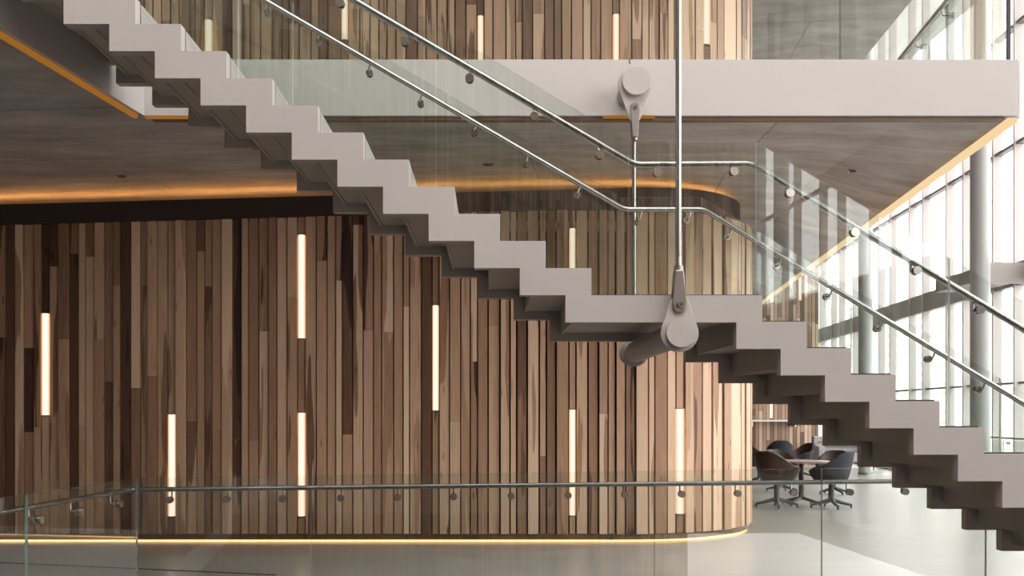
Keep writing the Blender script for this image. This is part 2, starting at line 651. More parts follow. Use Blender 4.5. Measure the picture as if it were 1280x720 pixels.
bm = bmesh.new()
ys = [-18, -8, 0, 5, Y_FA] + [Y_FA + 0.1 + 0.38 * k for k in range(11)] + [13.6, 14.5, 16, 18, 21, 25, 30, 34]
rowsv = []
for y in ys:
    xr = slab_r(y) if y >= Y_FA else slab_l(y)
    xs = [-14 + (slab_l(min(y, Y_FA)) + 14) * k / 8 for k in range(9)]
    if y >= Y_FA:
        x0 = xs[-1]
        xs += [x0 + (xr - x0) * (k / 16) for k in range(1, 17)]
    rowsv.append([(bm.verts.new((x, y, z_soffit(x, y))), bm.verts.new((x, y, Z_UP))) for x in xs])
for ra, rb in zip(rowsv, rowsv[1:]):
    n = min(len(ra), len(rb))
    for k in range(n - 1):
        bm.faces.new((ra[k][0], ra[k + 1][0], rb[k + 1][0], rb[k][0]))
        bm.faces.new((ra[k][1], rb[k][1], rb[k + 1][1], ra[k + 1][1]))
mate = {}
for r in rowsv:
    for lo, hi in r:
        mate[lo] = hi
for e in [e for e in bm.edges if e.is_boundary and e.verts[0] in mate]:
    a, b = e.verts
    bm.faces.new((a, b, mate[b], mate[a]))
slab = from_bm('ceiling', bm, M_CONC)
tag(slab, 'brown grey board-marked concrete soffit of the upper floor slab', 'ceiling', kind='structure')
uc = prism('ceiling_upper', [(-14, 8.4), (5.85 + FK * 8.4, 8.4), (5.85 + FK * 38, 38), (-14, 38)], 'z', Z_UC, Z_UC + 0.45, M_CONC)
tag(uc, 'concrete ceiling over the upper gallery behind the glass', 'ceiling', kind='structure')
RX0, RX1, RY0, RY1 = -4.0, 6.0, -8.6, 8.2
bm = bmesh.new()
for x0, x1, y0, y1 in ((-14.5, RX0, -18.5, 38.5), (RX1, 13.5, -18.5, 38.5), (RX0, RX1, -18.5, RY0), (RX0, RX1, RY1, 38.5)):
    bm_box(bm, x0, x1, y0, y1, Z_ROOF, Z_ROOF + 0.3)
rf = from_bm('ceiling_roof', bm, M_WHITE)
tag(rf, 'pale roof soffit high over the atrium around the added rooflight', 'ceiling', kind='structure')
rl_ = thing('window_21', 'long rooflight added out of view over the stair void', 'window', (1, -2, Z_ROOF), kind='structure')  # unseen rooflight, added to brighten the stair fronts
for k in range(11):
    y = RY0 + (RY1 - RY0) * k / 10
    box('added_rafter', RX0, RX1, y - 0.05, y + 0.05, Z_ROOF + 0.02, Z_ROOF + 0.28, M_MULL, rl_)
for k in range(10):
    y = RY0 + (RY1 - RY0) * k / 10
    box('pane', RX0, RX1, y + 0.05, y + (RY1 - RY0) / 10 - 0.05, Z_ROOF + 0.2, Z_ROOF + 0.22, M_PANE, rl_)
tag(box('wall_left', -14.3, -14, -18.3, 38.3, -5.0, Z_ROOF, M_GREYW), 'plain grey wall closing the atrium on the left', 'wall', kind='structure')
tag(box('wall_front', -14, 8.2, -18.2, -17.6, -5.0, Z_ROOF, M_WOODFAR), 'timber slat wall across the atrium facing the staircase', 'wall', kind='structure')
tag(box('wall_end', -14, 12.4, 38.05, 38.35, -5.0, Z_ROOF, M_WHITE), 'white end wall far behind the seating', 'wall', kind='structure')

# fascias of the upper slab
ft = 0.05
tag(box('trim_1', -3.0, slab_r(Y_FA), Y_FA - ft, Y_FA, Z_CEIL, Z_FT, M_FASCIA, bevel=0.004),
    'long pale grey steel fascia along the front of the upper floor slab', 'trim', kind='structure')
tag(prism('trim_2', [(slab_l(-18), -18), (slab_l(Y_FA), Y_FA - ft), (slab_l(Y_FA) + 0.04, Y_FA - ft), (slab_l(-18) + 0.04, -18)], 'z', Z_CEIL, Z_FT, M_FASCIA),
    'shaded grey fascia along the left side of the stair void', 'trim', kind='structure')
tag(prism('trim_3', [(slab_r(Y_FA), Y_FA), (slab_r(34), 34), (slab_r(34) + 0.04, 34), (slab_r(Y_FA) + 0.04, Y_FA)], 'z', Z_CEIL, Z_FT, M_FASCIA),
    'grey fascia edge of the upper slab facing the glazed facade', 'trim', kind='structure')
tag(box('trim_4', -2.9, slab_r(Y_FA) - 0.1, Y_FA - 0.02, Y_FA + 0.05, Z_CEIL - 0.03, Z_CEIL, M_BRONZE),
    'dark bronze strip below the long grey fascia', 'trim', kind='structure')
jt = box('trim_5', P(786.2, 0, 8.85).x, P(787.6, 0, 8.85).x, Y_FA - ft - 0.002, Y_FA - ft + 0.01, Z_FT - 0.04, Z_FT + 0.001, M_GASK)
tag(jt, 'short dark joint notch at the top of the long fascia', 'trim', kind='structure')

# LED lines under the slab edges
led = prism('edge_light', [(slab_l(-10), -10), (slab_l(Y_FA) - 0.03, Y_FA - 0.1), (slab_l(Y_FA) + 0.0, Y_FA - 0.1), (slab_l(-10) + 0.03, -10)], 'z', Z_CEIL - 0.037, Z_CEIL - 0.002, M_ORANGE)
tag(led, 'amber light line under the shaded left slab edge', 'light')
led = box('edge_light', slab_l(Y_FA) + 0.05, -2.55, Y_FA - 0.06, Y_FA - 0.025, Z_CEIL - 0.022, Z_CEIL, M_ORANGE)
tag(led, 'short amber light line under the fascia beside the top steps', 'light')
led = box('edge_light', P(754, 0, 8.85).x, P(819, 0, 8.85).x, Y_FA - 0.06, Y_FA - 0.025, Z_CEIL - 0.018, Z_CEIL, M_ORANGE)
tag(led, 'short amber light line under the fascia below the round hanger bracket', 'light')
led = prism('edge_light', [(slab_r(Y_FA) - 0.06, Y_FA), (slab_r(30) - 0.06, 30), (slab_r(30) + 0.02, 30), (slab_r(Y_FA) + 0.02, Y_FA)], 'z', Z_CEIL - 0.042, Z_CEIL - 0.002, M_RIMLED)
tag(led, 'pale yellow light line under the slab edge facing the windows', 'light')

# small recessed downlights in the concrete
for px, py, lab in ((152, 220, 'small recessed downlight in the shaded concrete above the timber wall'),
                    (1066, 213, 'small recessed downlight in the concrete soffit by the windows'),
                    (610, 205, 'small recessed downlight in the concrete seen through the stair glass')):
    y = F * (Z_CEIL - H) / (VY - py)
    for _ in range(6):
        c = P(px, py, y)
        zs = z_soffit(c.x, c.y)
        y = F * (zs - H) / (VY - py)
    t = thing('downlight', lab, 'downlight', (c.x, c.y, zs))
    bm = bmesh.new()
    bm_tube(bm, [(c.x, c.y, zs - 0.012), (c.x, c.y, zs + 0.005)], 0.06, 20)
    from_bm('trim_ring', bm, M_STEELD, t)
    bm = bmesh.new()
    bm_tube(bm, [(c.x, c.y, zs - 0.016), (c.x, c.y, zs)], 0.04, 20)
    from_bm('aperture', bm, M_GASK, t)


# ------------------------------------------------------------------ the timber wall with its rounded end
def plan_at(px):
    t = (px - VX) / F
    if t * Y_WALL <= XC:
        return Vector((t * Y_WALL, Y_WALL))
    cy = Y_WALL + RC
    a = 1 + t * t
    b = -2 * (t * XC + cy)
    c = XC * XC + cy * cy - RC * RC
    d = max(b * b - 4 * a * c, 0)
    y = (-b - math.sqrt(d)) / (2 * a)
    return Vector((t * y, y))


def arc_pt(th, off=0.0):
    return Vector((XC + (RC + off) * math.sin(th), Y_WALL + RC - (RC + off) * math.cos(th)))


def wall_curve(off, x_left=-9.0, y_end=20.0, n=20):
    """plan outline of the wall, moved outward by off"""
    pts = [Vector((x_left, Y_WALL - off))]
    for i in range(n + 1):
        pts.append(arc_pt(math.pi / 2 * i / n, off))
    pts.append(Vector((XC + RC + off, y_end)))
    return pts


def ribbon(name, outer, inner, z0, z1, mat, parent=None):
    return prism(name, [(p.x, p.y) for p in outer] + [(p.x, p.y) for p in reversed(inner)], 'z', z0, z1, mat, parent)


ucube = bpy.data.meshes.new('plank')
bmc = bmesh.new()
bm_box(bmc, -0.5, 0.5, 0, 1, 0, 1)
bmesh.ops.recalc_face_normals(bmc, faces=bmc.faces)
bmc.to_mesh(ucube); bmc.free()
ucube.materials.append(M_WOOD)


def plank(parent, p0, p1, z0, z1, tone, proud, gap=0.008, flame=None):
    d = p1 - p0
    L = d.length
    u = d / L
    n = Vector((u.y, -u.x))     # outward
    w = max(L - gap, 0.012)
    c = (p0 + p1) / 2 + n * proud
    o = bpy.data.objects.new('plank', ucube)
    COL.objects.link(o)
    o.parent = parent
    o.location = (c.x, c.y, z0)
    o.rotation_euler = (0, 0, math.atan2(u.y, u.x))
    o.scale = (w, 0.05 + proud, z1 - z0)
    if flame is None:
        flame = random.choice((0, 0, 0.12, 0.22, 0.3))
    o.color = (tone, flame, rnd(), 1)
    return o


def wall_z(px, py):
    return H + (VY - py) * plan_at(px).y / F


def slat_top(x):
    return min(3.922 + 0.0282 * (x + 6.06), 4.11)


wall_lo = thing('wall_back', 'wall of upright brown timber slats rising from the lower floor', 'wall', kind='structure')
ribbon('backing', wall_curve(-0.052), wall_curve(-0.12), 0.03, 3.85, M_BACK, wall_lo)
ribbon('plinth', wall_curve(-0.03), wall_curve(-0.10), 0.028, 0.104, M_BRONZE, wall_lo)
wall_hi = thing('wall_upper', 'wall of upright timber slats on the upper floor behind glass', 'wall', kind='structure')
ribbon('backing', wall_curve(-0.052), wall_curve(-0.12), Z_UP, Z_UC, M_BACK, wall_hi)

# columns of slats: right edge in pixels, then (joint height in pixels, tone) from the top down; 'L' marks a lamp
C = [(9, .40, 422, .24), (20, .17), (30, .62), (43, .46, 435, .07, 540, .38), (52, .40, 534, .5),
     (62, .08, 391, 'L', 520, .55), (74, .14, 333, .5), (87, .30, 424, .46), (98, .32, 317, .14), (107, .56, 534, .5),
     (118, .30, 321, .56), (131, .52, 424, .42), (142, .36, 477, .22), (151, .32, 357, .46), (164, .13),
     (176, .66, 485, .32), (185, .46, 357, .5), (197, .52, 470, .36), (210, .52), (220, .54, 517, 'L', 646, .36),
     (233, .56), (246, .36, 527, .55), (256, .24, 314, .46), (265, .42, 358, .30), (277, .46, 538, .42), (291, .66),
     (302, .15, 549, .42), (311, .52), (323.7, .36, 551, .46), (336, .42, 414, .64), (346, .36), (359, .60),
     (372, .58, 372, .48), (382, .46, 293, 'L', 424, .44, 515, 'L', 646, .40), (396, .54), (409, .40, 326, .50),
     (420, .52), (428, .40, 351, .64), (441, .22, 543, .5), (454, .16, 281, .60), (467, .44, 413, .54),
     (477, .50, 316, .44), (492, .68, 415, .52), (504, .50), (512, .46, 383, .72), (527, .55), (540, .20),
     (549, .38, 381, 'L', 514, .46), (562, .58), (576, .50, 527, .58), (588, .56), (597, .68, 452, .38), (610, .42),
     (625, .50, 407, .58), (637.5, .62), (646, .62, 563, .6), (659, .36), (674, .68), (683, .55, 570, .35), (695, .34),
     (711, .46), (720, .50, 285, 'L', 417, .50, 511, 'L', 645, .50), (735, .62), (748, .42), (760, .48, 517, .72), (769.5, .58), (781.5, .54),
     (794, .34), (810, .70), (818, .68), (834, .42), (845, .72), (855, .54, 510, 'L', 643, .36), (867, .66), (878, .44),
     (890, .66), (902, .72), (912, .48), (926, .68), (930.5, .6), (934.5, .55), (937.5, .62)]
lamps = []
prev = 0.0
for col in C:
    x1 = col[0]
    segs = list(col[1:])
    y_top = None
    items = []          # (tone, ytop, ybottom)
    tones = segs[0::2]
    cuts = segs[1::2]
    for i, t in enumerate(tones):
        items.append((t, cuts[i - 1] if i else None, cuts[i] if i < len(cuts) else None))
    p0, p1 = plan_at(prev), plan_at(x1)
    pm = (prev + x1) / 2
    proud = random.choice((0.0, 0.008, 0.016, 0.026, 0.038))
    if 'L' in tones:
        proud = 0.0
    for t, ya, yb in items:
        za = slat_top((p0.x + p1.x) / 2) if ya is None else wall_z(pm, ya)
        zb = 0.105 if yb is None else wall_z(pm, yb)
        if t == 'L':
            lamps.append((p0, p1, zb, za, pm))
            continue
        plank(wall_lo, p0, p1, zb + 0.0015, za - 0.0015, t, proud, 0.012 if prev < 300 else (0.016 if prev < 600 else 0.022))
    prev = x1
# on round the end, and a little further to the left than the frame
cur = math.asin(min(0.9999, (plan_at(937.5).x - XC) / RC))
while cur < math.pi / 2 - 0.02:
    nx = min(cur + (0.09 + 0.06 * rnd()) / RC, math.pi / 2)
    plank(wall_lo, arc_pt(cur), arc_pt(nx), 0.105, 4.11, 0.35 + 0.35 * rnd(), 0.02 * rnd(), 0.014)
    cur = nx
yy = Y_WALL + RC
for i in range(10):
    w = 0.09 + 0.06 * rnd()
    plank(wall_lo, Vector((XC + RC, yy)), Vector((XC + RC, yy + w)), 0.105, 4.11, 0.3 + 0.4 * rnd(), 0.02 * rnd(), 0.014)
    yy += w
xx = plan_at(0).x
for i in range(10):
    w = 0.09 + 0.06 * rnd()
    zj = 0.8 + 2.4 * rnd()
    for za, zb in ((zj, slat_top(xx)), (0.105, zj)):
        plank(wall_lo, Vector((xx - w, Y_WALL)), Vector((xx, Y_WALL)), za, zb - 0.003, 0.15 + 0.45 * rnd(), 0.02 * rnd())
    xx -= w

# slats of the upper floor
U2 = [25, 82, 130, 165, 217, 275, 315, 360, 425, 462, 520, 570, 615, 655, 700, 750, 808, 850, 905, 955, 995, 1050, 1105, 1140, 1185, 1250]
U3 = [18, 52, 103, 163, 210, 248, 297, 355, 395, 443, 502, 538, 598, 650, 685, 735, 778, 810, 845, 915, 958, 989, 1025, 1060, 1120, 1145, 1170]
edges = [160]
while edges[-1] < 243:
    edges.append(edges[-1] + 9 + 5 * rnd())
edges = edges[:-1] + [244, 255.5, 266, 279, 290, 303, 313]
edges += [320 + v / 4 for v in U2] + [640 + v / 4 for v in U3]
TU = {}
ul = {260.7: (25, 155), 430.9: (-79, 51), 600.6: (20, 150), 770.0: (18, 148), 883.4: (-73, 57)}
for a, b in zip(edges, edges[1:]):
    p0, p1 = plan_at(a), plan_at(b)
    pm = (a + b) / 2
    lamp = [v for k, v in ul.items() if abs(k - pm) < 2.5]
    tone = 0.42 + 0.34 * rnd() if rnd() > 0.2 else 0.25 + 0.1 * rnd()
    z0, z1 = Z_UP + 0.1, Z_UC - 0.01
    gap = 0.017
    if lamp:
        lz1, lz0 = wall_z(pm, lamp[0][0]), wall_z(pm, lamp[0][1])
        lamps.append((p0, p1, lz0, lz1, pm))
        plank(wall_hi, p0, p1, lz1 + 0.002, z1, tone, 0, gap)
        plank(wall_hi, p0, p1, z0, lz0 - 0.002, tone - 0.1, 0, gap)
    elif rnd() < 0.3:
        zj = wall_z(pm, 5 + 60 * rnd())
        pr = 0.024 * rnd()
        plank(wall_hi, p0, p1, zj + 0.0015, z1, tone, pr, gap)
        plank(wall_hi, p0, p1, z0, zj - 0.0015, 0.35 + 0.35 * rnd(), pr, gap)
    else:
        plank(wall_hi, p0, p1, z0, z1, tone, 0.024 * rnd(), gap)
cur = math.asin(min(0.9999, max(0, (plan_at(932.5).x - XC) / RC)))
while cur < math.pi / 2 - 0.02:
    nx = min(cur + (0.09 + 0.06 * rnd()) / RC, math.pi / 2)
    plank(wall_hi, arc_pt(cur), arc_pt(nx), Z_UP + 0.1, Z_UC - 0.01, 0.35 + 0.35 * rnd(), 0.02 * rnd(), 0.014)
    cur = nx

# lamps let into the slat walls
names = {
    57: 'vertical wall lamp between dark slats on the shaded end of the timber wall',
    215: 'low vertical wall lamp beside the corner of the glass balustrade',
    377: 'upper of two wall lamps sharing one slat line under the stair',
    544: 'wall lamp beside a dark slat below the stair flight',
    715: 'low wall lamp between two pale slats left of the support tube',
    850: 'wall lamp nearest the rounded end of the timber wall',
    260: 'wall lamp of the upper floor beside the top steps',
    431: 'wall lamp of the upper floor crossed by the stair handrail',
    600: 'wall lamp of the upper floor rising from the fascia above the front handrail',
    770: 'wall lamp of the upper floor just above the round hanger bracket',
    883: 'wall lamp of the upper floor beside the end of the slat wall',
}


def wall_lamp(p0, p1, z0, z1, label, group='warm strip lamps in the slat walls', gap=0.012):
    d = p1 - p0
    u = d.normalized()
    n = Vector((u.y, -u.x))
    c = (p0 + p1) / 2
    w = d.length - gap
    t = thing('wall_lamp', label, 'wall lamp', (c.x, c.y, z0), group)
    ang = math.atan2(u.y, u.x)
    t.rotation_euler = (0, 0, ang)
    bm = bmesh.new()
    pts = []
    k = 14
    for i in range(k + 1):
        a = math.pi * i / k
        pts.append((-w / 2 * math.cos(a), -0.006 - 0.042 * math.sin(a)))
    pts += [(w / 2, 0.04), (-w / 2, 0.04)]
    bm_prism(bm, pts, 'z', 0.01, z1 - z0 - 0.01)
    o = from_bm('diffuser', bm, M_LAMP, t, local=True)
    smooth_by_angle(o, 0.9)
    for za in (0.001, z1 - z0 - 0.01):
        box('end_cap', -w / 2, w / 2, -0.02, 0.045, za, za + 0.009, M_BRONZE, t, local=True)
    return t


seen377 = False
seen715 = False
for p0, p1, z0, z1, pm in lamps:
    key = min(names, key=lambda k: abs(k - pm) if (k in (260, 431, 600, 770, 883)) == (z0 > 4.3) else 1e9)
    lab = names[key]
    if key == 377:
        if seen377:
            lab = 'lower of two wall lamps sharing one slat line, crossed by the glass balustrade'
        seen377 = True
    if key == 715:
        if not seen715:
            lab = 'wall lamp seen through the stair glass just above the landing step'
        seen715 = True
    wall_lamp(p0, p1, z0, z1, lab)
# light line below the plinth
pll = ribbon('plinth_light', wall_curve(-0.05), wall_curve(-0.09), 0.006, 0.026, M_PLINTH)
tag(pll, 'warm light line glowing under the timber wall onto the floor', 'light')
# small junction box on the plinth
jb = box('floor_socket', P(760.5, 0, 12.8).x, P(767, 0, 12.8).x, Y_WALL - 0.005, Y_WALL + 0.03, 0.03, 0.095, M_GASK, bevel=0.006)
tag(jb, 'small black socket box on the plinth of the timber wall', 'socket')

# dark recessed band above the slats, up to a slot with the amber cove under the concrete
def lip(d=0.0):
    """plan line of the band front, stepping back behind the slats round the end; d moves it inward"""
    pts = []
    for k in range(13):
        pts.append((Vector((-9.0 + (XC + 9.0) * k / 12, Y_WALL - 0.05 + d)), 1.0))
    for i in range(1, 21):
        th = math.pi / 2 * i / 20
        t = min(th / (math.pi / 3), 1.0)
        w = 1 - t * t * (3 - 2 * t)
        pts.append((arc_pt(th, 0.05 * w - 0.14 * (1 - w) - d * (0.4 + 0.6 * w)), w))
    pts.append((Vector((XC + RC - 0.14 - d * 0.4, 15.5)), 0.0))
    return pts


def band(name, d0, d1, zf0, zf1, mat):
    bm = bmesh.new()
    cols = []
    for (a, w), (b, _) in zip(lip(d0), lip(d1)):
        z0, z1 = zf0(a.x, w), zf1(a.x, w)
        cols.append([bm.verts.new((p.x, p.y, z)) for p, z in ((a, z0), (b, z0), (b, z1), (a, z1))])
    for c0, c1 in zip(cols, cols[1:]):
        for k in range(4):
            bm.faces.new((c0[k], c0[(k + 1) % 4], c1[(k + 1) % 4], c1[k]))
    bm.faces.new(cols[0]); bm.faces.new(cols[-1][::-1])
    return from_bm(name, bm, mat)


def z_lip(x, w):
    return 4.197 + 0.0268 * (x + 6.12) - 0.038 * w


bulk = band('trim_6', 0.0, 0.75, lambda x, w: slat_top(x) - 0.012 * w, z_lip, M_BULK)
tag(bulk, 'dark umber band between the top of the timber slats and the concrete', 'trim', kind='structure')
cove = band('cove_light', 0.48, 0.54, lambda x, w: z_lip(x, w) + 0.0005, lambda x, w: z_lip(x, w) + 0.020, M_COVE)
tag(cove, 'amber cove light washing the concrete above the dark band', 'light')

# ------------------------------------------------------------------ the staircase
S = YF / F
RUN, RISE = 57.03 * S, 33.9 * S
RUN2, RISE2 = 0.2785, 0.1664
Z_L = H + (VY - 369.0) * S            # landing
X_R0 = (739.3 - VX) * S               # first riser up from the landing
X_R1 = (953.0 - VX) * S               # first riser down from the landing
NU, ND = 13, 14
risers_u = [(X_R0 - RUN * k, Z_L + RISE * (k + 1), Z_L + RISE * k) for k in range(NU)]      # (x, z_hi, z_lo) going up
risers_d = [(X_R1 + RUN2 * k, Z_L - RISE2 * k, max(0.0, Z_L - RISE2 * (k + 1)) if k < ND - 1 else 0.0) for k in range(ND)]
allr = list(reversed(risers_u)) + risers_d
X_TOP = -3.27
OX, OZ = 0.163, 0.170


def stringer_outline():
    top = [(X_TOP, allr[0][1])]
    for x, zh, zl in allr:
        top += [(x, zh), (x, zl)]
    bot = [(X_TOP, allr[0][1] - OZ)]
    for x, zh, zl in allr:
        bot += [(x - OX, max(zh - OZ, 0.0)), (x - OX, max(zl - OZ, 0.0))]
    # close along the floor
    top = top[:-1] + [(top[-1][0], 0.0)]
    pts = top + bot[::-1]
    out = []
    for p in pts:
        if not out or (abs(p[0] - out[-1][0]) + abs(p[1] - out[-1][1])) > 1e-4:
            out.append(p)
    # drop the doubled points lying on the floor line
    res = []
    for i, p in enumerate(out):
        a, b = out[i - 1], out[(i + 1) % len(out)]
        if p[1] == 0.0 and a[1] == 0.0 and b[1] == 0.0:
            continue
        res.append(p)
    return res


stair = thing('staircase', 'pale grey folded steel staircase with glass balustrades hanging over the void', 'staircase', (X_R1 + RUN2 * (ND - 1), (YF + YB) / 2, 0))
so = stringer_outline()
prism('stringer', so, 'y', YF, YF + 0.09, M_PAINT, stair)
prism('stringer', so, 'y', YB - 0.09, YB, M_PAINT_SHADE, stair)  # rear stringer wears the shade-toned paint too
YT0, YT1 = YF + 0.115, YB - 0.115
tb = 0.035
# treads, risers and the folded soffit beneath them in the shade-toned paint
steps = allr
for i, (x, zh, zl) in enumerate(steps):
    xl = X_TOP if i == 0 else steps[i - 1][0]
    box('tread' if abs((x - xl) - (X_R1 - X_R0)) > 0.01 else 'landing', xl, x, YT0, YT1, zh - tb, zh - 0.004, M_PAINT, stair)
    box('riser', x - 0.02, x - 0.001, YT0, YT1, zl - 0.02 if zl > 0.03 else 0.001, zh - tb - 0.001, M_PAINT, stair)
    if zh - 0.10 > 0.02:
        xs = xl - 0.055 if i else xl
        box('soffit_panel', xs, x - 0.055, YF + 0.092, YB - 0.092, max(zh - 0.105, 0.003), zh - 0.07, M_PAINT_SHADE, stair)
        box('soffit_riser', x - 0.075, x - 0.055, YF + 0.092, YB - 0.092, max(zl - 0.115, 0.003), zh - 0.105, M_PAINT_SHADE, stair)

# glass of the stair
def line_y(pts, x):
    for (xa, ya), (xb, yb) in zip(pts, pts[1:]):
        if xa <= x <= xb:
            return ya + (yb - ya) * (x - xa) / (xb - xa)
    return pts[-1][1]


nos_u = lambda x: Z_L + RISE + (X_R0 - x) * RISE / RUN       # nosing line of the upper flight
nos_d = lambda x: Z_L - (x - X_R1) * RISE2 / RUN2
BOT = [(-3.2, nos_u(-3.2) - 0.22), (X_R0, nos_u(X_R0) - 0.24), (X_R0 + 0.05, Z_L - 0.07), (X_R1 - 0.15, Z_L - 0.07), (X_R1, nos_d(X_R1) - 0.215), (5.0, nos_d(5.0) - 0.215 if nos_d(5.0) > 0.25 else 0.02)]


def glass_run(yg, tops, joints, parent, th=0.014):
    tp = [((px - VX) * yg / F, H + (VY - py) * yg / F) for px, py in tops]
    # extend both ends
    (xa, za), (xb, zb) = tp[0], tp[1]
    x0 = -2.85
    tp[0] = (x0, zb + (za - zb) * (x0 - xb) / (xa - xb))
    (xa, za), (xb, zb) = tp[-2], tp[-1]
    x1 = 4.95
    tp[-1] = (x1, za + (zb - za) * (x1 - xa) / (xb - xa))
    js = [x0] + [(j - VX) * yg / F for j in joints] + [x1]
    for a, b in zip(js, js[1:]):
        a += 0.004; b -= 0.004
        up = [(a, line_y(tp, a))] + [p for p in tp if a + 0.01 < p[0] < b - 0.01] + [(b, line_y(tp, b))]
        dn = [(a, line_y(BOT, a))] + [p for p in BOT if a + 0.01 < p[0] < b - 0.01] + [(b, line_y(BOT, b))]
        o = prism('glass_panel', up + dn[::-1], 'y', yg - th / 2, yg + th / 2, M_GLASS, parent)
        o.data.materials.append(M_EDGE2)
        for p in o.data.polygons:
            if abs(p.normal.x) > 0.9:
                p.material_index = 1
    return tp


YGF, YGB = YF + 0.1, YB - 0.1
glass_run(YGF, [(0, -300), (786, 177.5), (945, 177.5), (1160, 306)][0:0] or [(492, 0), (786, 177.5), (945, 177.5), (1280, 378.5)], [298, 545, 786, 945, 1186], stair)
glass_run(YGB, [(491, 77.5), (777.5, 246.5), (877, 246.5), (1280, 491)], [366, 560, 778, 877, 1064, 1250], stair)

# handrails with their glass clamps
YRF, YRB = YF + 0.185, YB - 0.185


def rail(pts, yr, name, parent, r, x_ends):
    w = [P(px, py, yr) for px, py in pts]
    a, b = w[0], w[1]
    x0, x1 = x_ends
    w[0] = b + (a - b) * ((b.x - x0) / (b.x - a.x))
    a, b = w[-2], w[-1]
    w[-1] = a + (b - a) * ((x1 - a.x) / (b.x - a.x))
    return w, tube(name, rounded(w, 0.05), r, M_STEEL, parent, 16)


def clamp(parent, disc, rail_pt, side, yg):
    """round clamp on the glass, arm bending up to the rail"""
    bm = bmesh.new()
    bm_tube(bm, [(disc.x, yg - 0.026, disc.z), (disc.x, yg - 0.007, disc.z)], 0.027, 18)
    bm_tube(bm, [(disc.x, yg + 0.007, disc.z), (disc.x, yg + 0.026, disc.z)], 0.027, 18)
    y1 = rail_pt.y
    bm_tube(bm, rounded([(disc.x, yg + side * 0.02, disc.z), (disc.x, y1, disc.z), (rail_pt.x, y1, rail_pt.z - 0.012)], 0.02, 3), 0.0075, 8)
    smooth_by_angle(from_bm('rail_clamp', bm, M_STEELD, parent))


def rail_z(w, x):
    return line_y([(p.x, p.z) for p in w], x)


wf, hf = rail([(440, -1), (793, 206), (940, 205), (1280, 412)], YRF, 'handrail', stair, 0.0215, (-2.8, 4.9))
wb, hb = rail([(330, 0), (780, 262), (880, 262), (1280, 505)], YRB, 'handrail', stair, 0.0215, (-2.8, 4.9))
for px, py in ((425, 3), (506, 51), (587, 97), (668, 145), (750, 193), (822, 215), (918, 214), (988, 241), (1069, 290), (1147, 338), (1226, 387)):
    d = P(px, py, YGF - 0.02)
    clamp(hf, d, Vector((d.x, YRF, rail_z(wf, d.x))), 1, YGF)
for px, py in ((334, 16), (399, 53), (462, 92), (526, 130), (593, 166), (657, 205), (721, 244), (797, 277), (858, 276), (909, 297), (970, 333), (1033, 371), (1096, 411), (1160, 449), (1222, 487)):
    d = P(px, py, YGB)
    clamp(hb, d, Vector((d.x + 0.02, YRB, rail_z(wb, d.x))), -1, YGB)


# thin dark gaskets along the tops of the front stringer
def gasket(x0, x1, z):
    box('gasket', x0, x1, YF + 0.05, YF + 0.088, z, z + 0.010, M_GASK, stair)


gasket(X_R0 + 0.02, X_R1 - 0.01, Z_L)
for k in range(1, 8):
    gasket(X_R1 + RUN2 * (k - 1) + 0.012, X_R1 + RUN2 * k - 0.012, Z_L - RISE2 * k)

# ------------------------------------------------------------------ suspension of the stair
YP0, YP1 = YF - 0.075, YF - 0.045      # front gusset plate


def gusset_pts(cx, cz, r, ax, az, aw, n=28):
    """teardrop: circle plus a blunt apex (apex above or below)"""
    up = 1 if az > cz else -1
    pts = []
    d = abs(az - cz)
    th = math.acos(min(1, (r - aw * 0.9) / d))
    for i in range(n + 1):
        a = th + (2 * math.pi - 2 * th) * i / n
        pts.append((cx + r * math.sin(a), cz + up * r * math.cos(a)))
    pts += [(ax - aw, az - up * aw * 0.4), (ax - aw * 0.6, az), (ax + aw * 0.6, az), (ax + aw, az - up * aw * 0.4)]
    return pts


c = P(849.8, 416.5, YP0)
c_up = P(849.5, 371, YP0)
tubeb = tube('support_tube', [(c.x, YP1 - 0.002, c.z), (c.x, 8.49, c.z)], 0.084, M_PAINT, stair, 40)
tubeb['label'] = 'round steel tube carrying the landing crosswise'
o = tube('end_flange', [(c.x, 8.46, c.z), (c.x, 8.49, c.z)], 0.112, M_PAINT, tubeb, 40)
prism('gusset_plate', gusset_pts(c.x, c.z, 0.117, c_up.x, c_up.z, 0.055), 'y', YP0, YP1, M_PAINT, tubeb, bevel=0.003)
o = tube('end_cap', [(c.x, YP0 - 0.055, c.z), (c.x, YP0 + 0.001, c.z)], 0.0905, M_PAINT, tubeb, 48)
cb = Vector((c.x, 8.52, c.z))
prism('gusset_plate', gusset_pts(cb.x, cb.z, 0.117, cb.x, cb.z + 0.235, 0.05), 'y', 8.49, 8.515, M_PAINT, tubeb, bevel=0.003)
tube('end_cap', [(c.x, 8.514, c.z), (c.x, 8.545, c.z)], 0.0905, M_PAINT, tubeb, 40)

